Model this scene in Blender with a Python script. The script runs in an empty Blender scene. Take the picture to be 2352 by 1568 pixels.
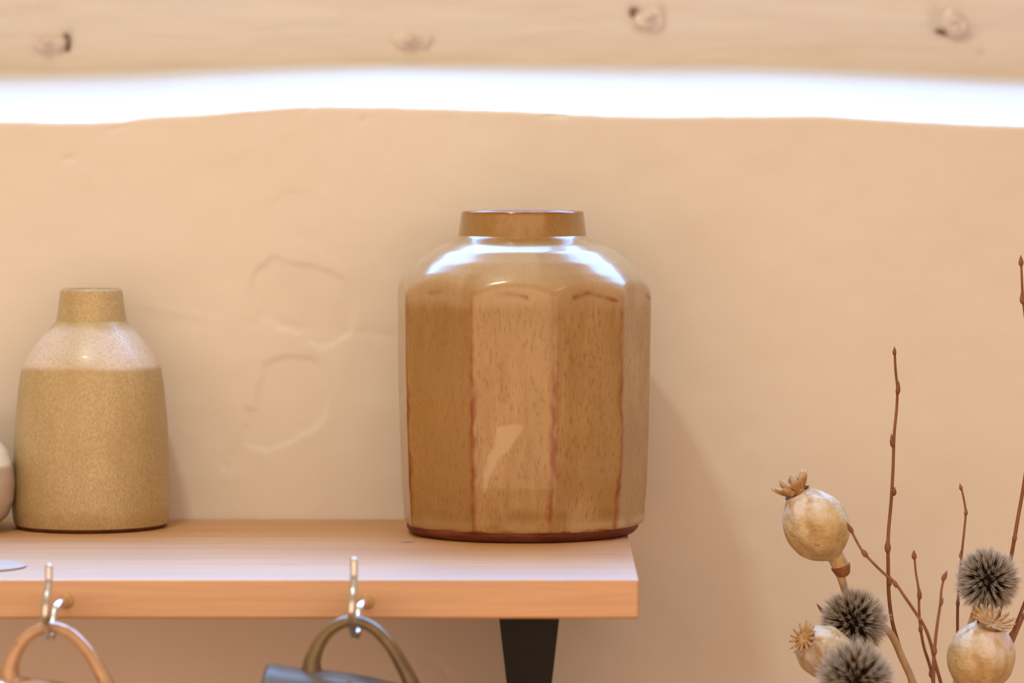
import bpy, math, random
import numpy as np
from mathutils import Vector, Matrix

random.seed(7)
rng = np.random.default_rng(11)
scn = bpy.context.scene
COL = scn.collection

# ------------------------------------------------------------------ camera, world, lights, exposure
F_PX, HX, HY, D0, EYE = 8400.0, 1250.0, 400.0, 2.60, 1.60     # measured: focal length (px), horizon point, wall distance, eye height
cd = bpy.data.cameras.new('camera'); cam = bpy.data.objects.new('camera', cd); COL.objects.link(cam)
cam.location = (0, -D0, EYE); cam.rotation_euler = (math.pi/2, 0, 0)
cd.sensor_width = 36.0; cd.lens = F_PX/2352*36.0
cd.shift_x = (1176-HX)/2352; cd.shift_y = -(784-HY)/2352
cd.dof.use_dof = True; cd.dof.focus_distance = 2.42; cd.dof.aperture_fstop = 5.4
scn.camera = cam

scn.view_settings.view_transform = 'Standard'
scn.view_settings.look = 'None'
scn.view_settings.exposure = 0.0
scn.view_settings.gamma = 1.0
scn.view_settings.use_curve_mapping = False

w = bpy.data.worlds.new('room_light'); scn.world = w; w.use_nodes = True
w.node_tree.nodes['Background'].inputs[0].default_value = (1.0, 0.69, 0.475, 1)
w.node_tree.nodes['Background'].inputs[1].default_value = 0.62

def lamp(name, kind, loc, target, energy, color, size=None, size_y=None, **kw):
    d = bpy.data.lights.new(name, kind); o = bpy.data.objects.new(name, d); COL.objects.link(o)
    o.location = loc; d.energy = energy; d.color = color
    o.rotation_euler = (Vector(target)-Vector(loc)).to_track_quat('-Z', 'Y').to_euler()
    if kind == 'AREA':
        d.size = size; d.shape = 'SQUARE'
        if size_y: d.shape = 'RECTANGLE'; d.size_y = size_y
    for k, v in kw.items(): setattr(d, k, v)
    return o
# warm ceiling lamp with two bulbs, above and in front of the shelf to its left; a softer shaded one to the right
for dx in (-0.03, 0.03):
    lamp('ceiling_lamp', 'POINT', (-0.45+dx, -0.85, 2.90), (0, 0, 1.4), 14.5, (0.88, 0.98, 0.78), shadow_soft_size=0.022)
lamp('ceiling_lamp', 'POINT', (0.95, -1.0, 2.90), (0, 0, 1.4), 2.6, (0.84, 1.0, 0.82), shadow_soft_size=0.14)
# added warm fill panel, standing in for light from the room behind the viewer
lamp('room_fill', 'AREA', (-0.2, -3.9, 1.55), (0, 0, 1.5), 110.0, (1.0, 0.665, 0.44), size=7.5, size_y=3.0)
# overcast daylight falling through the two panes of the roof window behind the ledge
WB, WT, WX0, WXM, WX1 = (0.62, 2.20), (0.33, 2.78), -0.85, 0.20, 1.20
wc = ((WB[0]+WT[0])/2, (WB[1]+WT[1])/2); wl = math.hypot(WT[0]-WB[0], WT[1]-WB[1])
wn = Vector((0, -(WT[1]-WB[1]), -(WB[0]-WT[0]))).normalized()          # into the room and down
for xa, xb in ((WX0, WXM-0.03), (WXM+0.03, WX1)):
    c = Vector(((xa+xb)/2, wc[0], wc[1])) - wn*0.06
    lamp('daylight', 'AREA', c, c+wn, 32.0*(xb-xa), (0.22, 0.50, 1.0), size=xb-xa, size_y=wl)

# ------------------------------------------------------------------ helpers
def P(px, py, y):
    """point at depth y (wall = 0, towards the viewer negative) from measured photo coordinates"""
    d = D0 + y
    return Vector(((px-HX)*d/F_PX, y, EYE-(py-HY)*d/F_PX))
def wz(py, y=0.0): return EYE-(py-HY)*(D0+y)/F_PX
def link(o, parent=None):
    COL.objects.link(o)
    if parent is not None: o.parent = parent
    return o
def mesh_obj(name, verts, faces, mat, parent=None, smooth=True, attrs=None):
    me = bpy.data.meshes.new(name)
    me.from_pydata([tuple(v) for v in verts], [], [tuple(f) for f in faces]); me.update()
    if smooth: me.polygons.foreach_set('use_smooth', [True]*len(me.polygons))
    if attrs:
        for k, v in attrs.items():
            a = me.attributes.new(k, 'FLOAT', 'POINT'); a.data.foreach_set('value', np.asarray(v, dtype=np.float32))
    me.materials.append(mat)
    return link(bpy.data.objects.new(name, me), parent)
def tag(o, label=None, cat=None, group=None, kind=None):
    for k, v in (('label', label), ('category', cat), ('group', group), ('kind', kind)):
        if v: o[k] = v
    return o
def root(name, loc, label, cat, group=None):
    o = bpy.data.objects.new(name, None); o.empty_display_size = 0.02; o.location = loc
    return tag(link(o), label, cat, group)

def grid_faces(nr, nc, wrap=False):
    f = []
    for i in range(nr-1):
        for j in range(nc if wrap else nc-1):
            k = (j+1) % nc
            f.append((i*nc+j, i*nc+k, (i+1)*nc+k, (i+1)*nc+j))
    return f
def box(name, x0, x1, y0, y1, z0, z1, mat, parent=None, bevel=0.0, seg=3):
    v = [(x, y, z) for z in (z0, z1) for y in (y0, y1) for x in (x0, x1)]
    f = [(0,2,3,1), (4,5,7,6), (0,1,5,4), (2,6,7,3), (0,4,6,2), (1,3,7,5)]
    o = mesh_obj(name, v, f, mat, parent, smooth=False)
    if bevel:
        import bmesh
        bm = bmesh.new(); bm.from_mesh(o.data)
        bmesh.ops.bevel(bm, geom=bm.edges[:], offset=bevel, segments=seg, profile=0.5, affect='EDGES')
        bm.to_mesh(o.data); bm.free()
        o.data.polygons.foreach_set('use_smooth', [True]*len(o.data.polygons))
        o.modifiers.new('wn', 'WEIGHTED_NORMAL')
    return o
def catmull(pts, n):
    """smooth curve through points; tangents weighted by distance so that uneven spacing does not overshoot"""
    p = [np.array(q, float) for q in pts]
    d = [max(1e-9, np.linalg.norm((p[i+1]-p[i])[:3])) for i in range(len(p)-1)]
    m = [(p[1]-p[0])/d[0]]
    for i in range(1, len(p)-1): m.append(((p[i]-p[i-1])/d[i-1]*d[i]+(p[i+1]-p[i])/d[i]*d[i-1])/(d[i-1]+d[i]))
    m.append((p[-1]-p[-2])/d[-1]); out = []
    for i in range(len(p)-1):
        for k in range(n):
            t = k/n
            out.append((2*t**3-3*t*t+1)*p[i]+(t**3-2*t*t+t)*m[i]*d[i]+(-2*t**3+3*t*t)*p[i+1]+(t**3-t*t)*m[i+1]*d[i])
    out.append(p[-1]); return out
def tube_geo(pts, radii, seg=10, sub=6, flat=None, round_end=False):
    """swept tube; flat = ratio of the section's depth (along the fixed y axis) to its width, for planar paths"""
    q = catmull([np.r_[p, r] for p, r in zip(pts, radii)], sub)
    C = [v[:3] for v in q]; R = [max(v[3], 1e-5) for v in q]
    if round_end:
        for end in (0, -1):
            a = C[end]; b = C[1] if end == 0 else C[-2]; d = (a-b)/np.linalg.norm(a-b); r = R[end]
            for s in (0.5, 0.85, 1.0):
                cc, rr = a+d*r*s, r*math.sqrt(max(0.0, 1-s*s))+1e-5
                if end == 0: C.insert(0, cc); R.insert(0, rr)
                else: C.append(cc); R.append(rr)
    V = []; n = len(C); N = None
    for i in range(n):
        t = C[min(i+1, n-1)]-C[max(i-1, 0)]; t = t/np.linalg.norm(t)
        if flat: a = np.array((0., 1., 0.))
        else:
            a = np.array((0.3, 1., 0.1)) if N is None else N
            a = a - t*np.dot(a, t); a /= np.linalg.norm(a); N = a
        b = np.cross(t, a); b /= np.linalg.norm(b)
        fl = flat or 1.0
        for k in range(seg):
            th = 2*math.pi*k/seg
            V.append(C[i] + R[i]*(fl*math.cos(th)*a + math.sin(th)*b))
    Fc = grid_faces(n, seg, True)
    Fc.append(tuple(range(seg-1, -1, -1))); Fc.append(tuple((n-1)*seg+k for k in range(seg)))
    return V, Fc
def tube(name, pts, radii, mat, parent=None, **k):
    org = Vector(parent.location) if parent is not None else Vector((0,0,0))
    V, Fc = tube_geo([Vector(p)-org for p in pts], radii, **k)
    return mesh_obj(name, V, Fc, mat, parent)
def lathe_geo(prof, seg=64, rfun=None):
    V = []
    for r, z in prof:
        for k in range(seg):
            th = 2*math.pi*k/seg
            V.append((r*math.cos(th), r*math.sin(th), z))
    return V, grid_faces(len(prof), seg, True)
def vnoise(x, y, seed=0):
    """smooth value noise for arrays"""
    r = np.random.default_rng(seed); T = r.random((64, 64))
    xi, yi = np.floor(x).astype(int), np.floor(y).astype(int); fx, fy = x-xi, y-yi
    fx = fx*fx*(3-2*fx); fy = fy*fy*(3-2*fy)
    g = lambda a, b: T[a % 64, b % 64]
    return (g(xi,yi)*(1-fx)+g(xi+1,yi)*fx)*(1-fy) + (g(xi,yi+1)*(1-fx)+g(xi+1,yi+1)*fx)*fy
def interp(xs, ys):
    return lambda x: np.interp(x, xs, ys)
def smooth(a, b, x):
    t = np.clip((x-a)/(b-a), 0, 1); return t*t*(3-2*t)

# ------------------------------------------------------------------ materials
class NT:
    def __init__(s, name):
        s.m = bpy.data.materials.new(name); s.m.use_nodes = True; s.t = s.m.node_tree; s.b = s.t.nodes['Principled BSDF']
        s.co = None
    def n(s, typ, **kw):
        x = s.t.nodes.new(typ)
        for k, v in kw.items(): setattr(x, k, v)
        return x
    def lk(s, a, b): s.t.links.new(a, b)
    def coord(s, scale=(1,1,1), rot=(0,0,0)):
        if s.co is None: s.co = s.n('ShaderNodeTexCoord').outputs['Object']
        m = s.n('ShaderNodeMapping'); m.inputs['Scale'].default_value = scale; m.inputs['Rotation'].default_value = rot
        s.lk(s.co, m.inputs['Vector']); return m.outputs[0]
    def noise(s, scale, detail=3, vec=(1,1,1), rough=0.5, dist=0.0):
        x = s.n('ShaderNodeTexNoise'); x.inputs['Scale'].default_value = scale; x.inputs['Detail'].default_value = detail
        x.inputs['Roughness'].default_value = rough; x.inputs['Distortion'].default_value = dist
        s.lk(s.coord(vec), x.inputs['Vector']); return x.outputs['Fac']
    def ramp(s, fac, stops):
        x = s.n('ShaderNodeValToRGB'); e = x.color_ramp.elements
        while len(e) < len(stops): e.new(0.5)
        for el, (p, c) in zip(e, stops): el.position = p; el.color = (*c, 1) if len(c) == 3 else c
        s.lk(fac, x.inputs[0]); return x.outputs[0]
    def mix(s, fac, a, b, mode='MIX'):
        x = s.n('ShaderNodeMix', data_type='RGBA', blend_type=mode)
        for sock, v in ((x.inputs[0], fac), (x.inputs[6], a), (x.inputs[7], b)):
            if hasattr(v, 'links') or isinstance(v, bpy.types.NodeSocket): s.lk(v, sock)
            elif isinstance(v, (int, float)): sock.default_value = v
            else: sock.default_value = (*v, 1)
        return x.outputs[2]
    def math(s, op, a, b=0.0):
        x = s.n('ShaderNodeMath', operation=op)
        for sock, v in ((x.inputs[0], a), (x.inputs[1], b)):
            if isinstance(v, bpy.types.NodeSocket): s.lk(v, sock)
            else: sock.default_value = v
        return x.outputs[0]
    def attr(s, name): return s.n('ShaderNodeAttribute', attribute_name=name).outputs['Fac']
    def bump(s, h, dist, strength=1.0):
        x = s.n('ShaderNodeBump'); x.inputs['Distance'].default_value = dist; x.inputs['Strength'].default_value = strength
        s.lk(h, x.inputs['Height']); s.lk(x.outputs[0], s.b.inputs['Normal'])
    def out(s, color, rough=0.5, spec=0.5, metal=0.0, coat=0.0, coat_rough=0.05):
        if isinstance(color, bpy.types.NodeSocket): s.lk(color, s.b.inputs['Base Color'])
        else: s.b.inputs['Base Color'].default_value = (*color, 1)
        if isinstance(rough, bpy.types.NodeSocket): s.lk(rough, s.b.inputs['Roughness'])
        else: s.b.inputs['Roughness'].default_value = rough
        s.b.inputs['Specular IOR Level'].default_value = spec; s.b.inputs['Metallic'].default_value = metal
        s.b.inputs['Coat Weight'].default_value = coat; s.b.inputs['Coat Roughness'].default_value = coat_rough
        return s.m
M = {}
# cream limewashed plaster
t = NT('plaster')
c = t.ramp(t.noise(4.5, 4, rough=0.6), [(0.3, (0.665, 0.61, 0.55)), (0.7, (0.70, 0.65, 0.595))])
c = t.mix(t.math('MULTIPLY', t.noise(60, 4, (1,1,1)), 0.10), c, (0.74, 0.585, 0.43))
h = t.math('ADD', t.math('MULTIPLY', t.noise(38, 5, rough=0.6), 0.8), t.math('MULTIPLY', t.noise(260, 3), 0.2))
t.bump(h, 0.0012, 0.55); M['plaster'] = t.out(c, 0.85, 0.15)
# limewashed timber of the lintel
t = NT('limewashed_timber')
g = t.noise(9, 5, (1, 1, 9), rough=0.62, dist=0.5)
c = t.ramp(g, [(0.32, (0.60, 0.50, 0.40)), (0.62, (0.645, 0.555, 0.46))])
t.bump(t.math('ADD', g, t.math('MULTIPLY', t.noise(3, 3, (1,1,14)), 0.8)), 0.004, 0.6); M['timber'] = t.out(c, 0.8, 0.2)
t = NT('pale_knot')
c = t.ramp(t.noise(90, 4), [(0.3, (0.60, 0.47, 0.37)), (0.7, (0.76, 0.65, 0.55))]); t.bump(t.noise(140, 4), 0.002, 0.6)
M['knot'] = t.out(c, 0.8, 0.2)
t = NT('knot_bark'); M['bark'] = t.out(t.ramp(t.noise(120, 3), [(0.3, (0.10, 0.05, 0.03)), (0.7, (0.33, 0.20, 0.12))]), 0.9, 0.1)
# varnished pine: a duller back board and a glossier front board
def pine(name, rough, coat, coat_rough, ior):
    t = NT(name)
    g = t.noise(16, 5, (0.35, 5, 7), rough=0.6, dist=0.8)
    c = t.ramp(g, [(0.30, (0.45, 0.205, 0.060)), (0.68, (0.58, 0.290, 0.098))])
    c = t.mix(t.math('MULTIPLY', t.ramp(t.noise(40, 3, (0.08, 6, 6)), [(0.55, (0,0,0)), (0.75, (1,1,1))]), 0.35), c, (0.38, 0.16, 0.05))
    d = t.n('ShaderNodeVectorMath', operation='DISTANCE')
    kp = P(935, 1255.5, -0.163)                                   # small dark knot beside the vase
    t.lk(t.coord((1, 0.9, 0)), d.inputs[0]); d.inputs[1].default_value = (kp.x, kp.y*0.9, 0)
    c = t.mix(t.ramp(t.math('ADD', d.outputs['Value'], t.math('MULTIPLY', t.noise(300, 2), 0.002)), [(0.0030, (1,1,1)), (0.0050, (0,0,0))]), c, (0.05, 0.02, 0.01))
    t.bump(g, 0.0005, 0.4); t.b.inputs['Coat IOR'].default_value = ior
    return t.out(c, rough, 0.8, coat=coat, coat_rough=coat_rough)
M['pine'] = pine('varnished_pine', 0.58, 0.75, 0.55, 1.6)
M['pine_front'] = pine('glossy_pine', 0.52, 1.0, 0.48, 1.9)
# faceted vase glaze: tan over amber, breaking to rust on the cut edges
t = NT('tan_glaze')
streak = t.noise(34, 5, (2.6, 2.6, 0.42), rough=0.72)
c = t.ramp(streak, [(0.28, (0.25, 0.125, 0.030)), (0.50, (0.34, 0.192, 0.062)), (0.74, (0.42, 0.265, 0.110))])
c = t.mix(t.ramp(t.noise(9, 3, (1,1,0.6), dist=0.6), [(0.40, (0,0,0)), (0.70, (0.75,)*3)]), c, (0.43, 0.275, 0.135))
speck = t.ramp(t.noise(150, 2, (3, 3, 0.9)), [(0.62, (0,0,0)), (0.74, (0.55,)*3)])
c = t.mix(speck, c, (0.19, 0.085, 0.02))
c = t.mix(t.ramp(t.noise(16, 3, (1.3, 1.3, 0.6), dist=0.4), [(0.48, (0,0,0)), (0.66, (0.7,)*3)]), c, (0.32, 0.195, 0.062))
c = t.mix(t.ramp(t.noise(330, 2, (1.6, 1.6, 0.5)), [(0.54, (0,0,0)), (0.70, (0.55,)*3)]), c, (0.21, 0.10, 0.024))
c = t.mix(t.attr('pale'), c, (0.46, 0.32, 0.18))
c = t.mix(t.attr('amber'), c, (0.27, 0.135, 0.032))
brk = t.math('MULTIPLY', t.attr('brk'), t.ramp(t.noise(110, 3, (1,1,0.6)), [(0.25, (0.25,)*3), (0.55, (1,)*3)]))
c = t.mix(brk, c, (0.225, 0.062, 0.011))
t.bump(t.math('ADD', t.noise(22, 2), t.math('MULTIPLY', t.noise(120, 2), 0.25)), 0.0012, 0.35)
M['glaze'] = t.out(c, 0.20, 0.42, coat=0.22, coat_rough=0.05)
t = NT('bare_red_clay'); M['clay'] = t.out(t.ramp(t.noise(60, 4, (1,1,6)), [(0.3, (0.085, 0.020, 0.009)), (0.7, (0.18, 0.048, 0.019))]), 0.65, 0.3)
# bottle vase: satin ochre, speckled
t = NT('satin_ochre_glaze')
c = t.ramp(t.noise(26, 4, (2, 2, 0.8), rough=0.6), [(0.3, (0.41, 0.31, 0.155)), (0.7, (0.50, 0.395, 0.22))])
c = t.mix(t.ramp(t.noise(900, 2, (1,1,0.5)), [(0.40, (0.55,)*3), (0.60, (0,0,0))]), c, (0.36, 0.235, 0.095))
c = t.mix(t.ramp(t.noise(700, 2, (1,1,0.6)), [(0.58, (0,0,0)), (0.74, (0.45,)*3)]), c, (0.62, 0.49, 0.30))
fr = t.math('MULTIPLY', t.attr('pale_shoulder'), t.ramp(t.noise(650, 3), [(0.30, (0.35,)*3), (0.55, (1,)*3)]))
c = t.mix(fr, c, (0.66, 0.575, 0.535))
t.bump(t.noise(500, 3), 0.0004, 0.4); M['ochre'] = t.out(c, 0.38, 0.5, coat=0.12, coat_rough=0.14)
t = NT('dark_clay_foot'); M['darkclay'] = t.out(t.ramp(t.noise(80, 3), [(0.3, (0.07, 0.022, 0.012)), (0.7, (0.15, 0.05, 0.022))]), 0.7, 0.3)
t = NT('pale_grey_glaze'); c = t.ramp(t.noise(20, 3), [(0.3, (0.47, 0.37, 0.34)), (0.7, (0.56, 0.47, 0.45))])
M['palegrey'] = t.out(t.mix(t.attr('highlight'), c, (0.86, 0.88, 0.92)), 0.18, 0.6, coat=0.5)
t = NT('grey_stoneware'); M['greydisc'] = t.out(t.ramp(t.noise(50, 3), [(0.3, (0.44, 0.36, 0.32)), (0.7, (0.52, 0.43, 0.39))]), 0.6, 0.4)
# mugs
t = NT('amber_shino_glaze')
c = t.ramp(t.noise(24, 4, (1,1,1), dist=0.8), [(0.3, (0.37, 0.175, 0.07)), (0.55, (0.49, 0.29, 0.15)), (0.75, (0.58, 0.42, 0.27))])
c = t.mix(t.ramp(t.noise(110, 2), [(0.60, (0,0,0)), (0.72, (0.8,)*3)]), c, (0.30, 0.10, 0.03))
t.bump(t.noise(70, 3), 0.0008, 0.4); M['shino'] = t.out(c, 0.15, 0.6, coat=0.5)
t = NT('slate_blue_glaze')
c = t.ramp(t.noise(22, 4, dist=0.7), [(0.3, (0.07, 0.052, 0.03)), (0.52, (0.125, 0.105, 0.085)), (0.75, (0.18, 0.16, 0.14))])
t.bump(t.noise(70, 3), 0.0008, 0.4); M['slate'] = t.out(c, 0.5, 0.14, coat=0.10, coat_rough=0.06)
t = NT('olive_handle_glaze')
c = t.ramp(t.noise(40, 3, dist=0.5), [(0.3, (0.09, 0.055, 0.018)), (0.6, (0.17, 0.115, 0.045)), (0.8, (0.19, 0.17, 0.12))])
t.bump(t.noise(70, 3), 0.0008, 0.3); M['olive'] = t.out(c, 0.24, 0.5, coat=0.3, coat_rough=0.1)
# metals
t = NT('nickel_wire'); t.bump(t.noise(500, 2), 0.0002, 0.3); M['nickel'] = t.out((0.66, 0.63, 0.60), 0.20, 0.5, 1.0)
t = NT('brass_collar'); M['brass'] = t.out((0.50, 0.33, 0.13), 0.5, 0.5, 0.6)
t = NT('matt_black_steel'); t.bump(t.noise(300, 2), 0.0002, 0.3); M['black'] = t.out((0.012, 0.012, 0.0115), 0.55, 0.2)
t = NT('floorboards'); M['floor'] = t.out(t.ramp(t.noise(6, 4, (1, 8, 1)), [(0.3, (0.30, 0.15, 0.07)), (0.7, (0.42, 0.23, 0.11))]), 0.5, 0.4)
# dried flowers
t = NT('poppy_husk')
c = t.ramp(t.noise(55, 4, (1,1,1), rough=0.6), [(0.32, (0.41, 0.265, 0.115)), (0.50, (0.56, 0.42, 0.215)), (0.68, (0.62, 0.51, 0.31))])
c = t.mix(t.ramp(t.noise(190, 3), [(0.62, (0,0,0)), (0.72, (0.75,)*3)]), c, (0.32, 0.17, 0.08))
c = t.mix(t.math('MULTIPLY', t.attr('bloom'), t.ramp(t.noise(120, 3), [(0.40, (0.1,)*3), (0.55, (1,)*3)])), c, (0.69, 0.64, 0.63))
t.bump(t.noise(70, 5, rough=0.7), 0.004, 0.8); M['husk'] = t.out(c, 0.6, 0.3)
t = NT('poppy_crown'); M['crown'] = t.out(t.ramp(t.noise(160, 3), [(0.3, (0.33, 0.17, 0.06)), (0.7, (0.58, 0.37, 0.17))]), 0.7, 0.3)
t = NT('poppy_collar'); M['collar'] = t.out(t.ramp(t.noise(200, 3), [(0.3, (0.20, 0.075, 0.025)), (0.7, (0.34, 0.14, 0.05))]), 0.7, 0.3)
t = NT('straw_stem'); M['straw'] = t.out(t.ramp(t.noise(60, 3, (3,3,0.4)), [(0.3, (0.38, 0.235, 0.115)), (0.7, (0.56, 0.385, 0.225))]), 0.6, 0.3)
t = NT('twig_bark')
c = t.ramp(t.noise(120, 3, (1,1,0.3)), [(0.3, (0.15, 0.050, 0.022)), (0.7, (0.29, 0.115, 0.052))])
t.bump(t.noise(400, 3), 0.0006, 0.5); M['twig'] = t.out(c, 0.55, 0.4)
t = NT('thistle_bristle')
c = t.ramp(t.attr('tip'), [(0.0, (0.020, 0.008, 0.009)), (0.42, (0.055, 0.030, 0.020)), (0.60, (0.27, 0.22, 0.15)), (1.0, (0.74, 0.68, 0.63))])
M['bristle'] = t.out(c, 0.7, 0.2)
t = NT('thistle_core'); M['core'] = t.out((0.03, 0.014, 0.013), 0.9, 0.1)
t = NT('window_frame_paint'); M['frame'] = t.out((0.75, 0.72, 0.66), 0.5, 0.4)

# ------------------------------------------------------------------ the wall with its sloping ledge
edge_px = interp([-2000,-300,0,100,200,280,350,430,500,600,690,780,900,1030,1176,1300,1400,1480,1600,1700,1900,2050,2200,2352,2700,4500],
                 [270,276,277,280,280,277,269,264,260,251,244,245,246,250,254,261,265,268,266,265,264,273,284,289,292,280])
back_px = interp([-3000,-300,0,300,640,900,1300,1700,2000,2352,2700,5500], [172,172,170,163,149,143,146,149,160,178,185,180])
BEAM_Y = 0.38
xs = np.r_[np.linspace(-1.6, -0.46, 40)[:-1], np.arange(-0.46, 0.40, 0.0021), np.linspace(0.40, 1.6, 40)]
u = xs*F_PX/D0+HX
ze = EYE-(edge_px(u)-HY)*D0/F_PX
ze += 0.0006*(vnoise(xs*90+50, xs*0+3, 2)-0.5) + 0.0012*(vnoise(xs*28+50, xs*0+3, 9)-0.5)
zb = EYE-(back_px((xs*F_PX/(D0+BEAM_Y)+HX))-HY)*(D0+BEAM_Y)/F_PX
rows = []
tz = np.r_[np.linspace(0, 0.42, 12)[:-1]*0+np.linspace(0.70, 1.20, 12)[:-1]]
for z in tz: rows.append((xs, np.zeros_like(xs), np.full_like(xs, z)))
NW = 215; FR = 0.0035
for i in range(NW):
    s = i/(NW-1); rows.append((xs, np.zeros_like(xs), 1.20+(ze-FR-1.20)*s))
for a in np.linspace(0, math.pi/2, 7)[1:]:
    rows.append((xs, np.full_like(xs, FR*(1-math.cos(a))), ze-FR+FR*math.sin(a)))
for s in np.linspace(0, 1, 46)[1:]:
    zz = ze+(zb-ze)*s + 0.006*smooth(0.9, 1.0, s)
    rows.append((xs, np.full_like(xs, FR+(BEAM_Y+0.02-FR)*s), zz + 0.004*(vnoise(xs*9+40, xs*0+s*4, 5)-0.5)*math.sin(math.pi*min(1, s*1.1))))
X = np.array([r[0] for r in rows]); Y = np.array([r[1] for r in rows]); Z = np.array([r[2] for r in rows])
nw = len(tz)+NW
U = X*F_PX/D0+HX; V_ = HY-(Z-EYE)*F_PX/D0                    # plaster relief laid out from the photo's measurements, in wall units
rel = 0.0050*(vnoise(X*5+20, Z*5, 1)-0.5) + 0.0022*(vnoise(X*17+20, Z*17, 2)-0.5) + 0.0006*(vnoise(X*55+20, Z*60, 3)-0.5)
def poly_sd(poly, U, V):
    poly = np.array(poly, float); n = len(poly); d = np.full(U.shape, 1e9); inside = np.zeros(U.shape, bool)
    for i in range(n):
        a, b = poly[i], poly[(i+1) % n]; e = b-a
        tt = np.clip(((U-a[0])*e[0]+(V-a[1])*e[1])/(e@e), 0, 1)
        d = np.minimum(d, np.hypot(U-a[0]-tt*e[0], V-a[1]-tt*e[1]))
        cond = ((a[1] > V) != (b[1] > V)) & (U < (b[0]-a[0])*(V-a[1])/(b[1]-a[1]+1e-9)+a[0]); inside ^= cond
    return np.where(inside, d, -d)
patches = [
 ([(605,470),(640,445),(668,434),(705,432),(735,447),(756,470),(775,520),(780,590),(760,600),(700,560),(620,520)], 0.0006, 11),
 ([(573,655),(581,630),(600,606),(628,585),(650,592),(700,607),(735,612),(768,620),(800,643),(820,680),(815,740),(800,772),(762,795),(738,803),(705,790),(690,768),(640,752),(600,733),(578,695)], 0.0014, 8),
 ([(558,940),(582,938),(590,905),(598,865),(603,838),(628,822),(660,812),(715,815),(738,838),(750,880),(752,930),(745,965),(716,992),(655,1020),(612,1036),(556,1022),(552,990),(566,968)], 0.0013, 9),
 ([(505,1062),(520,1058),(534,1080),(528,1086),(512,1076)], 0.0010, 5),
 ([(140,362),(166,358),(170,368),(146,374)], 0.0011, 5),
 ([(230,292),(300,280),(305,288),(262,302)], 0.0012, 5),
 ([(1243,266),(1262,262),(1298,264),(1300,274),(1285,270),(1258,272)], 0.0018, 4),
 ([(690,258),(705,246),(716,258),(704,266)], 0.0012, 4),
 ([(820,278),(842,264),(854,268),(832,284)], 0.0010, 4),
 ([(960,1500),(1010,1520),(1040,1560),(1030,1564),(1000,1530),(958,1508)], 0.0008, 5),
 ([(196,432),(206,430),(208,440),(198,442)], 0.0009, 4)]
wob = 7*(vnoise(U/24, V_/24, 21)-0.5)+4*(vnoise(U/9, V_/9, 22)-0.5)
for poly, dep, wdt in patches:
    p = np.array(poly); sel = (U > p[:,0].min()-30) & (U < p[:,0].max()+30) & (V_ > p[:,1].min()-30) & (V_ < p[:,1].max()+30)
    if sel.any(): rel[sel] += 0.8*dep*smooth(-wdt*0.3, wdt, poly_sd(poly, U[sel], V_[sel])+wob[sel])
for (a, b, hgt) in (((330,700),(500,735),0.0004), ((560,738),(900,770),-0.0003)):    # trowel ridges
    a = np.array(a); b = np.array(b); e = b-a; tt = np.clip(((U-a[0])*e[0]+(V_-a[1])*e[1])/(e@e), 0, 1)
    rel -= hgt*np.exp(-(np.hypot(U-a[0]-tt*e[0], V_-a[1]-tt*e[1])/9)**2)
fade = np.ones(len(rows)); fade[nw:] = np.linspace(1, 0, len(rows)-nw)
Y += rel*fade[:, None]
# never let the plaster swell into what stands against it
lim = np.where((np.arange(len(rows)) < nw)[:, None], 0.0, -1.0); Y = np.maximum(Y, np.where(lim == 0.0, -0.0012, -1.0))
wall = mesh_obj('wall_back', np.stack([X, Y, Z], -1).reshape(-1, 3), grid_faces(len(rows), len(xs)), M['plaster'])
tag(wall, 'cream plastered wall with a sloping daylit ledge along its top', None, None, 'structure')

# lintel beam behind the ledge
bx = np.r_[np.linspace(-1.6, -0.52, 30)[:-1], np.arange(-0.52, 0.45, 0.004), np.linspace(0.45, 1.6, 30)]
bz = np.linspace(1.655, 2.00, 72)
BX, BZ = np.meshgrid(bx, bz)
BU = BX*F_PX/(D0+BEAM_Y)+HX; BV = HY-(BZ-EYE)*F_PX/(D0+BEAM_Y)
brel = 0.008*(vnoise(BX*4+30, BZ*12, 31)-0.5)+0.003*(vnoise(BX*14+30, BZ*70, 32)-0.5)
for (cx, cy, rx, ry, dep) in ((153,98,9,24,0.012),(76,118,5,5,0.004),(895,100,8,8,0.004),(993,95,8,9,0.005),(1268,30,6,6,0.004),(1740,92,6,6,0.003),
                              (1457,28,10,12,0.010),(1467,60,8,16,0.006),(2150,40,9,30,0.006),(2165,74,24,7,0.007),(2225,78,34,7,0.006),(2252,126,6,6,0.006)):
    brel += dep*np.exp(-((BU-cx)/rx)**2-((BV-cy)/ry)**2)
BYv = BEAM_Y+brel
nb = len(bx); V = np.stack([BX, BYv, BZ], -1).reshape(-1, 3).tolist(); Fc = grid_faces(len(bz), nb)
k0 = len(V); top = (len(bz)-1)*nb
for x in bx: V.append((x, BEAM_Y+0.14, 2.00))
for x in bx: V.append((x, BEAM_Y+0.14, 1.655))
for j in range(nb-1):
    Fc.append((top+j, top+j+1, k0+j+1, k0+j)); Fc.append((k0+j, k0+j+1, k0+nb+j+1, k0+nb+j)); Fc.append((k0+nb+j, k0+nb+j+1, j+1, j))
beam = mesh_obj('trim_1', V, Fc, M['timber']); tag(beam, 'limewashed knotty timber lintel behind the bright ledge', None, None, 'structure')
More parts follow.
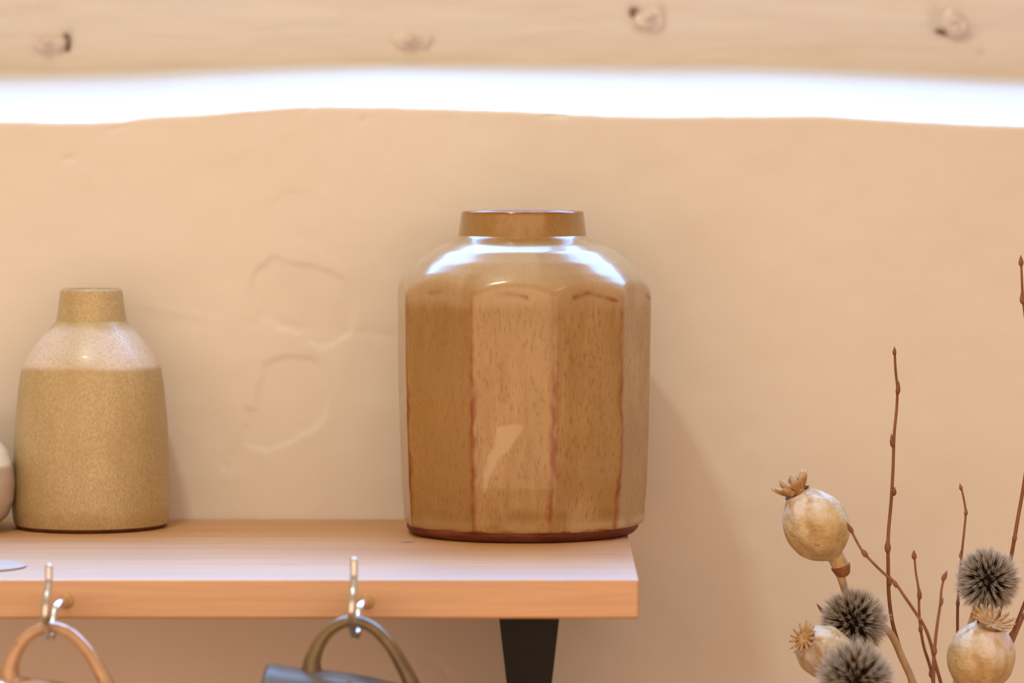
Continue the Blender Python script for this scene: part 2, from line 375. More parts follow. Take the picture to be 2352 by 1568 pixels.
for (cx, cy, rx, ry, sq) in ((115,101,34,26,0.5),(945,96,42,20,0.45),(1496,42,34,34,0.5),(2190,52,32,32,0.5)):
    c = P(cx, cy, BEAM_Y+0.003); sc = (D0+BEAM_Y)/F_PX
    V = []; N1, N2 = 10, 22
    for i in range(N1+1):
        a = math.pi/2*i/N1
        for k in range(N2):
            th = 2*math.pi*k/N2; w_ = 1+0.16*math.sin(2*th+cx)+0.10*math.sin(3*th+cy)
            V.append((c.x+rx*sc*w_*math.sin(a)*math.cos(th), c.y-0.011*math.cos(a)+0.0025*math.sin(3*th+i), c.z+ry*sc*w_*math.sin(a)*math.sin(th)))
    kn = mesh_obj('knot', V, grid_faces(N1+1, N2, True), M['knot'], beam)
for (cx, cy, rx, ry, rot) in ((153,97,8,24,0.15),(1456,30,11,14,0.3),(2167,74,22,6,-0.2)):     # bark pockets beside the knots
    c = P(cx, cy, BEAM_Y+0.004); sc = (D0+BEAM_Y)/F_PX; V = []; N1, N2 = 6, 14
    for i in range(N1+1):
        a = math.pi/2*i/N1
        for k in range(N2):
            th = 2*math.pi*k/N2; ax, az = rx*sc*math.sin(a)*math.cos(th), ry*sc*math.sin(a)*math.sin(th)
            V.append((c.x+ax*math.cos(rot)-az*math.sin(rot), c.y-0.003*math.cos(a), c.z+ax*math.sin(rot)+az*math.cos(rot)))
    mesh_obj('bark_pocket', V, grid_faces(N1+1, N2, True), M['bark'], beam)

# sloping roof with its two-pane window, above and behind the lintel
ud = Vector((0, WT[0]-WB[0], WT[1]-WB[1])).normalized()
def roof_panel(name, x0, x1, s0, s1, th, off, mat, parent=None):
    b0 = Vector((0, WB[0], WB[1])); v = []
    for k in (0, th):
        for s in (s0, s1):
            for x in (x0, x1):
                p = b0+ud*s-wn*(off+k); v.append((x, p.y, p.z))
    return mesh_obj(name, v, [(0,1,3,2), (4,6,7,5), (0,4,5,1), (2,3,7,6), (0,2,6,4), (1,5,7,3)], mat, parent, smooth=False)
SB = -(WB[1]-2.005)/ud.z
ceil = roof_panel('ceiling', -1.6, 1.6, wl+0.05, wl+0.75, 0.04, 0.0, M['plaster']); tag(ceil, 'sloping plastered roof slope', None, None, 'structure')
for nm, a, b, s0, s1 in (('roof_slope', -1.6, WX0-0.05, SB, wl+0.05), ('roof_slope', WX1+0.05, 1.6, SB, wl+0.05), ('roof_slope', WX0-0.05, WX1+0.05, SB, -0.05)):
    roof_panel(nm, a, b, s0, s1, 0.04, 0.0, M['plaster'], ceil)
win = roof_panel('window_1', WX0-0.05, WX1+0.05, -0.05, 0.0, 0.05, -0.005, M['frame']); tag(win, 'two-pane roof window behind the lintel', None, None, 'structure')
for a, b, s0, s1 in ((WX0-0.05, WX1+0.05, wl, wl+0.05), (WX0-0.05, WX0, 0, wl), (WX1, WX1+0.05, 0, wl), (WXM-0.03, WXM+0.03, 0, wl)):
    roof_panel('window_frame', a, b, s0, s1, 0.05, -0.005, M['frame'], win)

box('ceiling_flat', -2.6, 2.6, -4.2, 0.06, 3.48, 3.56, M['plaster'], ceil)
fl = box('floor', -2.6, 2.6, -4.2, 0.6, -0.05, 0.0, M['floor']); tag(fl, 'warm wooden floor', None, None, 'structure')

# ------------------------------------------------------------------ shelf: board, bracket, hooks
SHELF_Z = wz(1192); SY = -(D0-F_PX*(EYE-SHELF_Z)/930.0); TH = 0.0240; SX = (1468-HX)*(D0+SY)/F_PX
shelf = root('wall_shelf', (0, 0, SHELF_Z-TH), 'orange pine wall shelf with a black bracket and two metal cup hooks', 'shelf')
def S(p): return Vector(p)-Vector(shelf.location)
SJ = -(D0-F_PX*(EYE-SHELF_Z)/898.0)
box('back_board', -1.25, SX-0.0004, SJ+0.0002, -0.0015, 0.0, TH, M['pine'], shelf, bevel=0.0006)
box('front_board', -1.25, SX, SY, SJ-0.0002, 0.0, TH, M['pine_front'], shelf, bevel=0.0018)['label'] = 'paler, glossier front board of the shelf'
# bracket: tapering front plate that runs back to the wall, with a web behind it
def bracket():
    y0, y1, zt, zb_ = -0.315, -0.012, -0.0002, -0.26
    f = []; n = 10
    V = []
    for i in range(n+1):
        s = i/n; yy = y0+(y1-y0)*(0.04*s+0.96*s*s*s); zz = zt+(zb_-zt)*s
        dd = D0+yy; wd = (145-33*min(1.6, (zt-zz)*F_PX/2.285/146))*0.5*2.285/F_PX
        cx = (1215.5-HX)*2.285/F_PX
        for dy in (0, 0.005):
            for sx in (-1, 1): V.append((cx+sx*wd, yy+dy, zz))
    for i in range(n):
        a, b = i*4, (i+1)*4
        f += [(a, a+1, b+1, b), (a+2, b+2, b+3, a+3), (a, b, b+2, a+2), (a+1, a+3, b+3, b+1)]
    f += [(0, 2, 3, 1), (n*4, n*4+1, n*4+3, n*4+2)]
    b = mesh_obj('bracket', V, f, M['black'], shelf, smooth=False); b['label'] = 'tapering matt black bracket under the right end of the shelf'
    cx = (1215.5-HX)*2.285/F_PX
    V = [(cx+sx*0.003, y, z) for sx in (-1, 1) for (y, z) in ((y0+0.005, zt), (y1, zt), (y1, zb_), (-0.05, -0.235), (-0.16, -0.19), (-0.285, -0.09))]
    f = [(0,1,2,3,4,5), (11,10,9,8,7,6)] + [(i, i+6, (i+1) % 6+6, (i+1) % 6) for i in range(6)]
    mesh_obj('web', V, f, M['black'], b, smooth=False)
bracket()
def hook(pts, colpx, label):
    pp = [S(P(*p)) for p in pts]
    V, Fc = tube_geo(pp, [0.0023]*2+[0.0025]*(len(pp)-2), seg=14, sub=8, round_end=True)
    h = mesh_obj('cup_hook', V, Fc, M['nickel'], shelf); h['label'] = label
    c = S(P(colpx[0], colpx[1], SY)); V = []; n = 20; ym = SY-shelf.location.y
    for (r, y) in ((0.0030, ym+0.0004), (0.0045, ym+0.0003), (0.0043, ym-0.0008), (0.0034, ym-0.0012), (0.0020, ym-0.0010)):
        for k in range(n): V.append((c.x+r*math.cos(2*math.pi*k/n), y, c.z+r*math.sin(2*math.pi*k/n)))
    mesh_obj('collar', V, grid_faces(5, n, True), M['brass'], h)
HY0 = SY
hook([(112,1303,HY0-.050),(112,1332,HY0-.0505),(109,1358,HY0-.0540),(105.5,1386,HY0-.0585),(104,1412,HY0-.0595),(106,1442,HY0-.055),(112,1464,HY0-.043),(119,1460,HY0-.034),(121,1430,HY0-.027),(126,1400,HY0-.021),(136,1386,HY0-.014),(150,1383,HY0-.004),(152,1383,HY0+.004)],
     (152,1381), 'bright metal cup hook holding the amber brown mug')
hook([(813,1288,HY0-.050),(813,1322,HY0-.0505),(812,1350,HY0-.0540),(809,1378,HY0-.0585),(807,1404,HY0-.0595),(809,1434,HY0-.055),(813,1460,HY0-.043),(819,1454,HY0-.034),(822,1424,HY0-.027),(825,1398,HY0-.021),(832,1386,HY0-.014),(842,1384,HY0-.004),(843,1384,HY0+.004)],
     (843,1382), 'bright metal cup hook holding the slate blue mug')

# ------------------------------------------------------------------ hanging mugs
MY = HY0-0.041
def mug(ox, oy, mat_body, mat_handle, name, label):
    """mug hanging by its handle, mouth to the left; ox, oy shift the measured handle curve"""
    base = P(805+ox, 1423+oy, MY); sc = (D0+MY)/F_PX
    r_ = root(name, base, label, 'mug', 'mugs hanging under the shelf')
    # handle centreline in the vertical plane of the hook
    hp = [(716,1548),(716,1525),(726,1492),(758,1446),(805,1425),(850,1437),(890,1474),(922,1525),(948,1578),(957,1612)]
    hr = [25,21,17,14.5,14.5,14.5,15,16,19,24]
    pts = [Vector(((x-805)*sc, 0, (1423-y)*sc)) for x, y in hp]
    V, Fc = tube_geo(pts, [r*sc for r in hr], seg=18, sub=7, flat=1.45)
    mesh_obj('handle', V, Fc, mat_handle, r_)
    # body: axis runs right and slightly down, mouth at the left
    R0 = 0.040; a = math.radians(9.0)
    ax = Vector((math.cos(a), 0, -math.sin(a))); up = Vector((math.sin(a), 0, math.cos(a)))
    o = Vector(((612-805)*sc, 0, (1423-1524)*sc)) - up*R0                # mouth centre
    L = 0.098
    prof = [(0.0365, 0.006), (0.0372, 0.0015), (0.0390, 0.0), (0.0402, 0.002), (0.0405, 0.006), (0.0400, 0.012), (0.0403, 0.02)]
    prof += [(0.0403+0.0016*math.sin(math.pi*s), 0.02+s*0.06) for s in np.linspace(0.1, 1, 9)]
    prof += [(0.0385, 0.088), (0.0350, 0.094), (0.0300, 0.098), (0.0280, 0.0975), (0.0270, 0.096), (0.0, 0.096)]
    inner = [(0.0, 0.090), (0.030, 0.089), (0.0355, 0.083), (0.0368, 0.07), (0.0365, 0.02)]
    V = []; n = 56; side = Vector((0, 1, 0))
    full = inner+prof
    for r, s in full:
        for k in range(n):
            th = 2*math.pi*k/n
            V.append(o+ax*s+up*(r*math.cos(th))+side*(r*math.sin(th)))
    mesh_obj('body', V, grid_faces(len(full), n, True), mat_body, r_)
    return r_
mug(0, 0, M['slate'], M['olive'], 'mug', 'slate blue mug with an olive handle hanging from the right hook')
mug(-693, 15, M['shino'], M['shino'], 'mug', 'amber brown mug hanging by its handle from the left hook')

# ------------------------------------------------------------------ faceted tan vase
VY = -(D0-F_PX*(EYE-SHELF_Z)/822.0); VS = (D0+VY)/F_PX
vase = root('faceted_vase', ((1200-HX)*VS, VY, SHELF_Z), 'large glossy tan vase with cut facets and rust edges at the shelf end', 'vase')
EDG = [-102, -63, -21.7, 14.6, 50, 87, 121, 155, 190, 224]
def prism(th):                                                  # th = 0 faces the viewer, positive to the right; unit corner radius
    th = np.asarray(th, float); out = np.full(th.shape, 9.0)
    for i in range(10):
        a = EDG[i]; b = EDG[i+1] if i < 9 else EDG[0]+360
        mid, hf = (a+b)/2, (b-a)/2
        d = (th-mid+180) % 360-180
        v = np.where(np.abs(d) < 80, math.cos(math.radians(hf))/np.cos(np.radians(np.clip(d, -80, 80))), 9.0)
        k = 0.02; h_ = np.clip(0.5+0.5*(out-v)/k, 0, 1)        # smooth minimum rounds the cut edges
        out = out*(1-h_)+v*h_-k*h_*(1-h_)
    return out
def edge_dist(th):
    d = np.full(np.shape(th), 999.0)
    for a in EDG: d = np.minimum(d, np.abs((th-a+180) % 360-180))
    return d
def vase_section(name, prof, mat, facet, parent, seg=540, steps=None):
    """prof: (photo y, radius in px) pairs, resampled; facet: whether the prism cuts it"""
    pr = []
    for (y0, r0), (y1, r1) in zip(prof[:-1], prof[1:]):
        n = max(1, int(math.hypot(y1-y0, r1-r0)/3.2))
        for k in range(n): pr.append((y0+(y1-y0)*k/n, r0+(r1-r0)*k/n))
    pr.append(prof[-1]); pr = np.array(pr)
    if len(pr) > 8:                                             # soften the profile's joints
        for _ in range(3):
            q = pr.copy(); q[1:-1] = 0.25*pr[:-2]+0.5*pr[1:-1]+0.25*pr[2:]; pr = q
    th = -180+360*np.arange(seg)/seg
    Yp, T = np.meshgrid(pr[:, 0], th, indexing='ij'); R = np.repeat(pr[:, 1][:, None], seg, 1)
    if facet:
        Rc = np.interp(Yp, [600, 680, 900, 1100, 1195, 1215], [298, 298, 294, 288, 280, 280])
        q = prism(T)*Rc + 1.6*(vnoise(T/25+30, Yp/90, 41)-0.5)
        k = 8.0; h_ = np.clip(0.5+0.5*(R-q)/k, 0, 1); R = R*(1-h_)+q*h_-k*h_*(1-h_)
    R = R+1.2*(vnoise(T/40+20, Yp/60, 42)-0.5)
    Xv = R*VS*np.sin(np.radians(T)); Yv = -R*VS*np.cos(np.radians(T)); Zv = (1222-Yp)*VS
    Zv = np.maximum(Zv, 0.0002)
    w_ = 3.4*(vnoise(Yp/70, T/60+9, 43)-0.5)+1.2*(vnoise(Yp/16, T/60+9, 53)-0.5)
    ed = edge_dist(T+w_); low = np.interp(Yp, [640, 690, 830, 900, 1165, 1190, 1210], [0.0, 0.25, 0.30, 0.85, 1.0, 0.55, 0.2])
    brk = np.exp(-(ed/(0.9+0.8*vnoise(Yp/22, T/30+8, 51)))**2)*low*(0.35+1.3*vnoise(Yp/26, T/20+5, 44)) if facet else np.zeros_like(R)
    if facet:                                                   # glaze breaks along the top of each facet and at the bottom hem
        mid = np.interp(ed, [0, 8, 18], [0, 0.5, 1.0])
        topl = 664+ (1-mid)*26
        brk += 0.75*np.exp(-((Yp-topl)/5.5)**2)*smooth(0.55, 0.75, vnoise(T/9+60, Yp/40, 45))
        brk += 0.9*np.exp(-((Yp-1199-5*(vnoise(T/7+40, T*0, 46)-0.5))/3.0)**2)
    brk = np.clip(1.25*brk, 0, 1)
    pale = np.zeros_like(R); amber = np.zeros_like(R)
    if facet:
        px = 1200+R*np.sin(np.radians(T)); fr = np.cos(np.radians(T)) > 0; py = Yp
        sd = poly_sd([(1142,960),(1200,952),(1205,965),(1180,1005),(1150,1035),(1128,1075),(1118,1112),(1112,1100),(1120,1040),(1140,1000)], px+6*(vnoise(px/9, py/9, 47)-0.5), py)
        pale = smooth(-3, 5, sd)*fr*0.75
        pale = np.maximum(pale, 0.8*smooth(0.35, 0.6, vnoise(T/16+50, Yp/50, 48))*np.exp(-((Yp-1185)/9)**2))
        pale = np.maximum(pale, 0.55*smooth(548, 570, Yp)*smooth(712, 676, Yp+14*(vnoise(T/10+90, Yp/60, 54)-0.5)))  # specular haze painted over the shoulder, with thick pale glaze by the facets
        amber = 0.75*np.exp(-((Yp-1160)/15)**2)*smooth(0.3, 0.7, vnoise(T/15+50, Yp/200, 49))
        amber = np.maximum(amber, 0.55*smooth(-70, -55, T)*smooth(-18, -24, T)*smooth(670, 720, Yp))
        amber = np.maximum(amber, 0.4*smooth(0.5, 0.8, vnoise(T/12+80, Yp/110, 50)))
    else:
        brk = np.clip(np.exp(-((Yp-486)/5)**2), 0, 1)*(R > 132); amber = np.full_like(R, 0.5)
    V = np.stack([Xv, Yv, Zv], -1).reshape(-1, 3)
    return mesh_obj(name, V, grid_faces(len(pr), seg, True), mat, parent, attrs={'brk': brk.ravel(), 'pale': pale.ravel(), 'amber': amber.ravel()})
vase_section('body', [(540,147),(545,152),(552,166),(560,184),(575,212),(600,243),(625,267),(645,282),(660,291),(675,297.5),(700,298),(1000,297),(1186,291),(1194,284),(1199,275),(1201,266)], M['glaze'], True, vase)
vase_section('neck', [(620,150),(560,140),(530,132),(500,129),(488,129),(484,132),(482.5,135),(483,138.5),(486,141),(510,143.5),(530,146),(541,148)], M['glaze'], False, vase, seg=180)
vase_section('foot', [(1199,264),(1201,269),(1206,267),(1214,261),(1220,255),(1222,251),(1222,0)], M['clay'], False, vase, seg=180)['label'] = 'bare red-brown clay foot'

# ------------------------------------------------------------------ ochre bottle vase
BYo = -(D0-F_PX*(EYE-SHELF_Z)/809.0); BS = (D0+BYo)/F_PX
bott = root('bottle_vase', ((210-HX)*BS, BYo, SHELF_Z), 'smaller satin ochre bottle vase with a short neck, left of the faceted vase', 'vase')
def lathe_px(name, prof, mat, parent, s, seg=96, ybase=1209, sm=2, pale_shoulder=False, highlight=None):
    pr = []
    for (y0, r0), (y1, r1) in zip(prof[:-1], prof[1:]):
        n = max(1, int(math.hypot(y1-y0, r1-r0)/4))
        for k in range(n): pr.append((y0+(y1-y0)*k/n, r0+(r1-r0)*k/n))
    pr.append(prof[-1]); pr = np.array(pr)
    for _ in range(sm):
        q = pr.copy(); q[1:-1] = 0.25*pr[:-2]+0.5*pr[1:-1]+0.25*pr[2:]; pr = q
    V, Fc = lathe_geo([(max(r, 0)*s, max((ybase-y)*s, 0.0002)) for y, r in pr], seg)
    at = {}
    if pale_shoulder:                                                   # paler speckled tone over the shoulder, weaker at the front
        Y_ = np.repeat(pr[:, 0], seg); th = np.tile(2*math.pi*np.arange(seg)/seg, len(pr))
        wv = 5*np.sin(3*th+1)+3*np.sin(7*th)
        f = smooth(738, 762, Y_+wv)*smooth(848, 834, Y_+0.3*wv)
        at['pale_shoulder'] = f*(0.95-0.45*np.exp(-((th-1.5*math.pi+0.12)/0.42)**2))
    if highlight:                                                   # bright highlight painted into the shoulder's colour, with a wavy lower edge
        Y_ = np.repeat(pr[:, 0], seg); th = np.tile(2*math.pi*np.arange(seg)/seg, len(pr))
        at['highlight'] = smooth(highlight+6, highlight-6, Y_+5*np.sin(4*th))
    return mesh_obj(name, V, Fc, mat, parent, attrs=at)
lathe_px('body', [(736,80),(741,84),(752,95),(783,122),(812,143),(828,152),(838,156.5),(846,159.5),(885,166),(970,174),(1100,180),(1165,181.5),(1188,178.5),(1200,175.5)], M['ochre'], bott, BS, pale_shoulder=True)
lathe_px('neck', [(800,85),(740,72),(700,66),(668,63),(662.5,64),(661,67),(662.5,70),(670,71),(700,75),(725,78.5),(738,81)], M['ochre'], bott, BS)
lathe_px('foot', [(1199,174.5),(1203,173.5),(1208,169),(1209,166),(1209,0)], M['darkclay'], bott, BS, sm=0)['label'] = 'dark unglazed clay foot'

# pale pot at the left edge, and the flat disc in front of it
JY = -0.085; JS = (D0+JY)/F_PX; jb = HY+F_PX*(EYE-SHELF_Z)/(D0+JY)
jar = root('round_pot', ((-138-HX)*JS, JY, SHELF_Z), 'pale pinkish grey round pot cut off by the left picture edge', 'pot')
lathe_px('body', [(990,70),(992,84),(999,110),(1012,135),(1034,154),(1070,168),(1110,172),(1150,169),(1185,155),(1206,132),(jb,112),(jb,0)], M['palegrey'], jar, JS, ybase=jb, highlight=1062)
lathe_px('rim', [(1020,66),(988,64),(980,66),(976,70),(979,74),(986,73),(993,74)], M['palegrey'], jar, JS, ybase=jb)
DY = -0.318; ds = (D0+DY)/F_PX; dc = P(-60, 1290, DY)
disc = root('coaster', (dc.x, DY, SHELF_Z), 'thin flat grey disc lying on the shelf front at the left picture edge', 'coaster')
V, Fc = lathe_geo([(0.0, 0.0002), (0.0315, 0.0002), (0.0325, 0.0006), (0.0325, 0.0011), (0.0315, 0.0015), (0.0, 0.0015)], 64); mesh_obj('plate', V, Fc, M['greydisc'], disc)

# ------------------------------------------------------------------ dried flowers
def axis_frame(axis):
    return Vector(axis).normalized().to_track_quat('Z', 'Y').to_matrix().to_4x4()
def poppy(c, axis, length, width, crown_r, nray, ray_w, lift, neck, stem_pts, label, collar=True, flat_ray=0.35, roll=0.0):
    """c capsule centre, axis towards the crown; stem_pts world points from the neck downwards"""
    r_ = root('poppy_seed_head', c, label, 'dried flower', 'dried poppy heads')
    Rm = axis_frame(axis); Rm3 = Rm.to_3x3()
    hl = length/2; prof = []
    for s, q in ((-1.0, neck/width*2*1.0), (-0.95, 0.26), (-0.88, 0.42), (-0.76, 0.62), (-0.60, 0.79), (-0.42, 0.91), (-0.2, 0.985), (0.02, 1.0), (0.25, 0.965), (0.46, 0.87), (0.64, 0.73), (0.78, 0.58), (0.88, 0.46), (0.94, 0.40), (1.0, 0.42)):
        prof.append((q*width/2, s*hl))
    n = 64; V = []; bl = []
    for r, z in prof:
        for k in range(n):
            th = 2*math.pi*k/n; rib = 1+0.022*math.cos(nray*th)*min(1, r/width*2)+0.03*math.sin(2*th+1)+0.02*math.sin(5*th+z*300)
            v = Rm3 @ Vector((r*rib*math.cos(th), r*rib*math.sin(th), z)); V.append(v)
            bl.append(min(1, max(0, (z/hl-0.15)*1.6)))
    o = mesh_obj('capsule', V, grid_faces(len(prof), n, True), M['husk'], r_, attrs={'bloom': bl})
    m = o.modifiers.new('sub', 'SUBSURF'); m.levels = 1; m.render_levels = 1
    # crown: a small disc with rays
    cz = hl*1.0; V, Fc = lathe_geo([(0.0, cz+0.0006), (crown_r*0.30, cz+0.0012), (crown_r*0.46, cz+0.0006+lift*0.25), (crown_r*0.48, cz-0.0004+lift*0.2), (crown_r*0.36, cz-0.0016), (width*0.19, cz-0.002)], 32)
    cr = mesh_obj('crown', [Rm3 @ Vector(v) for v in V], Fc, M['crown'], r_)
    rm = None; N = 8
    for k in range(nray):
        if rm is None:
            V = []
            for i in range(N+1):
                s = i/N; x = crown_r*(0.10+0.92*s); z = cz+0.001+lift*s**1.8; wd = ray_w*(0.45+0.75*math.sin(math.pi*min(1, s*0.78+0.10)))*(1 if i < N else 0.35)
                for (dy, dz) in ((-wd, 0), (0, wd*flat_ray+0.0003), (wd, 0), (0, -wd*flat_ray-0.0003)): V.append((x, dy, z+dz))
            Fc = grid_faces(N+1, 4, True)+[(3,2,1,0), tuple(N*4+i for i in range(4))]
            ray = mesh_obj('ray', V, Fc, M['crown'], cr); rm = ray.data
        else: ray = link(bpy.data.objects.new('ray', rm), cr)
        j = random.uniform(-0.06, 0.06)
        ray.matrix_local = Rm @ Matrix.Rotation(roll+2*math.pi*k/nray+j, 4, 'Z') @ Matrix.Rotation(random.uniform(-0.05, 0.05), 4, 'Y')
    ax = Vector(axis).normalized(); cw = Vector(c)
    nb = cw-ax*hl*0.97
    pts = [nb, *stem_pts]
    tube('stem', pts, [neck*0.95]+[neck*0.60]+[neck*0.52]*(len(pts)-2), M['straw'], r_, seg=12, sub=8)
    if collar:
        cp = cw-ax*(hl+0.0095); V, Fc = lathe_geo([(neck*0.55, -0.0042), (neck*0.95, -0.0030), (neck*1.30, 0.0016), (neck*1.36, 0.0030), (neck*1.18, 0.0034), (neck*0.6, 0.0040)], 32)
        d = stem_pts[0]-nb; Rc = axis_frame(-d).to_3x3()
        o = cp-cw; mesh_obj('collar', [Rc @ Vector(v)+o for v in V], Fc, M['collar'], r_)['label'] = 'dark brown collar under the capsule'
        V, Fc = lathe_geo([(neck*1.16, 0.0030), (neck*1.02, 0.0065), (neck*0.88, 0.0105), (neck*0.9, 0.015)], 32)
        mesh_obj('neck', [Rc @ Vector(v)+o for v in V], Fc, M['husk'], r_)
    return r_
FY = -0.25; fs = (D0+FY)/F_PX
BASE = P(2150, 1985, FY)
def low(dx, dy): return BASE+Vector((dx, dy, 0))
poppy(P(1874, 1206, FY+.02), (-0.50, -0.10, 0.86), 178*fs, 155*fs, 45*fs, 9, 0.0033, 0.0085, 17*fs,
      [P(1932, 1326, FY+.024), P(1945, 1366, FY+.034), P(1992, 1412, FY+.053), P(2043, 1452, FY+.055), P(2072, 1510, FY+.05), P(2100, 1575, FY+.044), P(2128, 1740, FY+.022), low(-.004, .01)],
      'upper poppy seed head tilted left, above the thistle globes', flat_ray=0.6)
poppy(P(1893, 1497, FY-.022), (-0.62, -0.60, 0.48), 150*fs, 122*fs, 40*fs, 14, 0.0010, 0.0012, 12*fs,
      [P(1930, 1530, FY-.002), P(1965, 1580, FY+.004), P(2060, 1760, FY+.004), low(-.012, .004)],
      'low poppy seed head at the left, its rayed crown facing the viewer', collar=False)
poppy(P(2254, 1508, FY-.01), (0.20, -0.42, 0.88), 178*fs, 156*fs, 50*fs, 14, 0.0015, 0.0050, 13*fs,
      [P(2246, 1600, FY), P(2225, 1700, FY), low(.010, -.002)],
      'plump poppy seed head at the right, its crown touching a thistle globe', collar=False, roll=0.3)

def globe(c, R, stem_pts, label, n=230, seed=1):
    r_ = root('globe_thistle', c, label, 'dried flower', 'dried thistle globes')
    rg = random.Random(seed)
    V, Fc = [], []
    N1, N2 = 12, 20
    for i in range(N1+1):
        a = math.pi*i/N1
        for k in range(N2): V.append(Vector((math.sin(a)*math.cos(2*math.pi*k/N2), math.sin(a)*math.sin(2*math.pi*k/N2), math.cos(a)))*R*0.42)
    mesh_obj('core', V, grid_faces(N1+1, N2, True), M['core'], r_)
    V, Fc, T = [], [], []
    ga = math.pi*(3-math.sqrt(5))
    for i in range(n):
        z = 1-2*(i+0.5)/n; rr = math.sqrt(1-z*z); d = Vector((rr*math.cos(ga*i), rr*math.sin(ga*i), z))
        d = (d+Vector((rg.gauss(0,1), rg.gauss(0,1), rg.gauss(0,1)))*0.035).normalized()
        q = d.to_track_quat('Z', 'Y'); a = q @ Vector((1,0,0)); b = q @ Vector((0,1,0))
        ln = R*rg.uniform(0.88, 1.0)
        nb = 13
        for k in range(nb):
            th = 2*math.pi*k/nb+rg.uniform(-.4, .4); sp = rg.uniform(0.02, 0.105) if k else 0.0
            s0 = d*R*0.36+(a*math.cos(th)+b*math.sin(th))*R*0.015
            mid = d*ln*0.72+(a*math.cos(th)+b*math.sin(th))*R*sp*0.55
            tip = d*ln*rg.uniform(0.9, 1.05)+(a*math.cos(th)+b*math.sin(th))*R*sp
            w_ = R*0.0105; i0 = len(V)
            for p, ww, tt in ((s0, w_*1.2, 0.0), (mid, w_, 0.62)):
                for m_ in range(3):
                    ph = th+2*math.pi*m_/3; V.append(p+(a*math.cos(ph)+b*math.sin(ph))*ww); T.append(tt)
            V.append(tip); T.append(1.0)
            for m_ in range(3):
                e = (m_+1) % 3
                Fc.append((i0+m_, i0+e, i0+3+e, i0+3+m_)); Fc.append((i0+3+m_, i0+3+e, i0+6))
    o = mesh_obj('bristles', V, Fc, M['bristle'], r_, smooth=False, attrs={'tip': T}); o['kind'] = 'stuff'
    tube('stem', [Vector(c)+(Vector(stem_pts[0])-Vector(c)).normalized()*R*0.3, *stem_pts], [0.0022]*(len(stem_pts)+1), M['straw'], r_, seg=10, sub=6)
globe(P(2269, 1332, FY+.03), 87*fs, [P(2238, 1408, FY+.035), P(2215, 1480, FY+.03), P(2180, 1680, FY+.012), low(.004, .008)], 'dried thistle globe at the right, highest of the three', seed=3)
globe(P(1962, 1428, FY+.021), 91*fs, [P(1995, 1520, FY+.030), P(2040, 1640, FY+.024), low(-.008, .012)], 'middle thistle globe just below the upper poppy head', seed=4)
globe(P(1966, 1562, FY-.066), 101*fs, [P(2020, 1660, FY-.050), P(2070, 1780, FY-.03), low(-.010, -.006)], 'lowest thistle globe, in front, cut off by the bottom picture edge', seed=5)

def twig(name, pts, buds, label, y, r0=4.2, r1=2.6, ylow=None, ends=None):
    pw = [P(a, b, y) for a, b in pts]+(ends or [])
    s = (D0+y)/F_PX; n = len(pw); r_ = root(name, pw[-1], label, 'twig', 'bare budded twigs')
    tube('stem', pw, [(r1+(r0-r1)*i/max(1, n-1))*s for i in range(n)], M['twig'], r_, seg=8, sub=6)
    for (bx_, by_, ang, ln, wd) in buds:
        c = P(bx_, by_, y-0.0006); V = []; N1, N2 = 8, 10; d = Vector((math.sin(math.radians(ang)), 0, math.cos(math.radians(ang)))); e = Vector((d.z, 0, -d.x))
        for i in range(N1+1):
            q = i/N1; rr = wd*s*(math.sin(math.pi*q**0.75)*(1-0.35*q)+0.06)
            for k in range(N2):
                th = 2*math.pi*k/N2
                V.append(c-r_.location+d*((q-0.5)*ln*s)+e*(rr*math.cos(th))+Vector((0, rr*math.sin(th), 0)))
        mesh_obj('bud', V, grid_faces(N1+1, N2, True)+[tuple(range(N2-1, -1, -1)), tuple(N1*N2+k for k in range(N2))], M['twig'], r_)
twig('budded_twig', [(2055,806),(2057,850),(2061,890),(2060,930),(2054,995),(2051,1080),(2047,1150),(2040,1235),(2040,1300),(2042,1370),(2050,1430),(2064,1480),(2090,1560)], [(2054.5,806,0,22,5),(2063,891,6,34,6),(2049,1012,-6,34,6),(2054,1128,4,22,6),(2039,1252,0,40,8),(2044,1335,10,26,6)],
     'tall straight budded twig rising left of all other twigs', FY+.075, 5.2, 2.8, ends=[low(-.006, .016)])
twig('budded_twig', [(1948,1204),(1962,1232),(1979,1262),(2010,1297),(2040,1325),(2055,1338),(2078,1370),(2104,1408),(2124,1440),(2138,1478),(2148,1522),(2162,1572)], [(1952,1212,-30,30,6),(1984,1268,-36,30,7),(2055,1338,-30,28,6),(2113,1422,-35,18,5)],
     'twig slanting down right from the upper poppy head across the tall twig', FY-.004, 4.4, 2.8, ends=[low(.002, 0)])
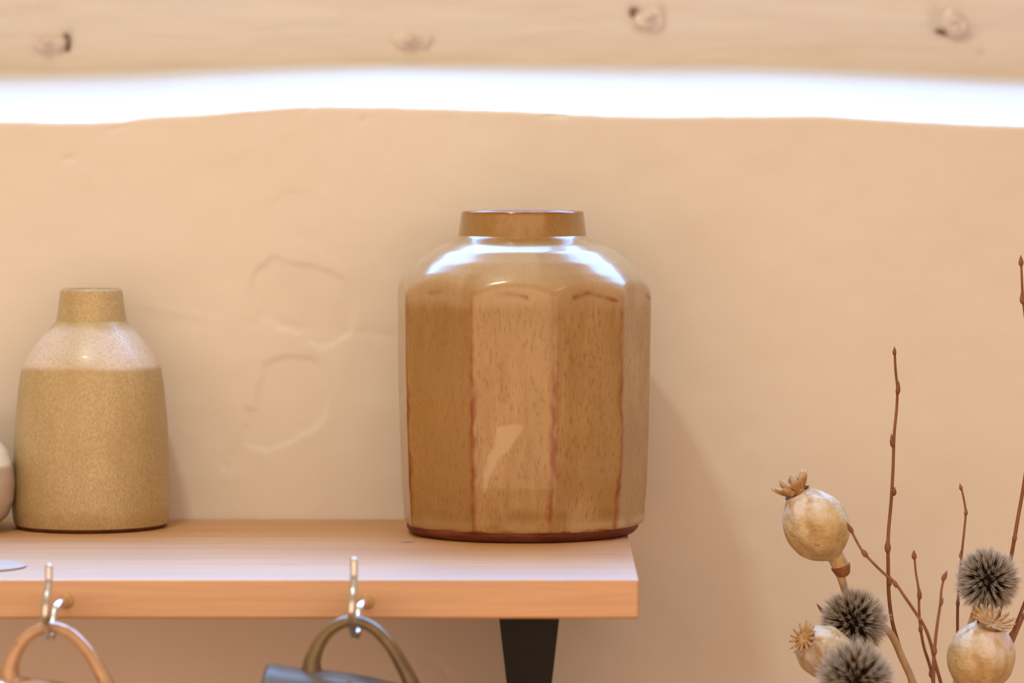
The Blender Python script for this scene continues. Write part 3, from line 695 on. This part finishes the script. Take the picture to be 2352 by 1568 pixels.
twig('budded_twig', [(2100,1268),(2103,1310),(2110,1355),(2111,1400),(2114,1440),(2122,1485),(2136,1530),(2144,1572)], [(2099.5,1274,-3,24,6.5),(2111.5,1362,-3,34,6),(2114,1442,-6,24,5.5),(2138,1545,-8,26,6)],
     'short upright twig between the tall twig and the bent one', FY+.014, 4.2, 2.4, ends=[low(.0, .006)])
twig('budded_twig', [(2172,1316),(2163,1350),(2160,1385),(2154,1425),(2149,1465),(2145,1510),(2144,1574)], [(2170,1322,24,28,6.5),(2163,1382,20,22,4.5),(2146,1490,0,34,7)],
     'short twig with a curved tip left of the plump poppy head', FY-.012, 4.8, 2.4, ends=[low(.003, -.008)])
twig('budded_twig', [(2206,1113),(2213,1142),(2218,1175),(2215,1215),(2209,1270),(2204,1330),(2200,1385),(2199,1465),(2195,1560)], [(2206.5,1118,-12,18,4.5),(2219,1176,10,16,5),(2207,1274,-6,18,5),(2200,1382,0,24,5)],
     'thin twig passing behind the left side of the highest thistle globe', FY+.055, 4.0, 2.2, ends=[low(.006, .018)])
twig('budded_twig', [(2345,592),(2347,640),(2349,680),(2356,740),(2364,850),(2366,960),(2360,1050),(2350,1122),(2338,1190),(2325,1265),(2310,1340),(2285,1450),(2255,1570)], [(2345,599,-2,28,6.5),(2347.5,685,-8,30,6.5),(2331,1232,10,34,6)],
     'longest twig along the right picture edge, its bud the highest', FY+.062, 5.4, 2.6, ends=[low(.012, .018)])
twig('budded_twig', [(2380,1318),(2352,1388),(2338,1424),(2322,1464),(2300,1530),(2282,1572)], [(2324,1456,18,30,7)],
     'dark twig leaning in from the right edge behind the plump poppy head', FY+.03, 5.0, 3.6, ends=[low(.014, .010)])
twig('budded_twig', [(2384,1352),(2352,1412),(2340,1440),(2326,1474),(2306,1535),(2290,1572)], [(2352,1412,24,20,5.5)],
     'rightmost paler twig, parallel to the dark twig beside the plump poppy head', FY+.006, 4.6, 3.2, ends=[low(.016, .002)])
twig('budded_twig', [(1881,1393),(1893,1409),(1930,1455),(1985,1530),(2060,1680)], [(1886,1399,-38,34,5.5)],
     'twig hidden behind the middle thistle globe, only its red bud showing', FY+.045, 3.6, 2.0, ends=[low(-.008, .02)])
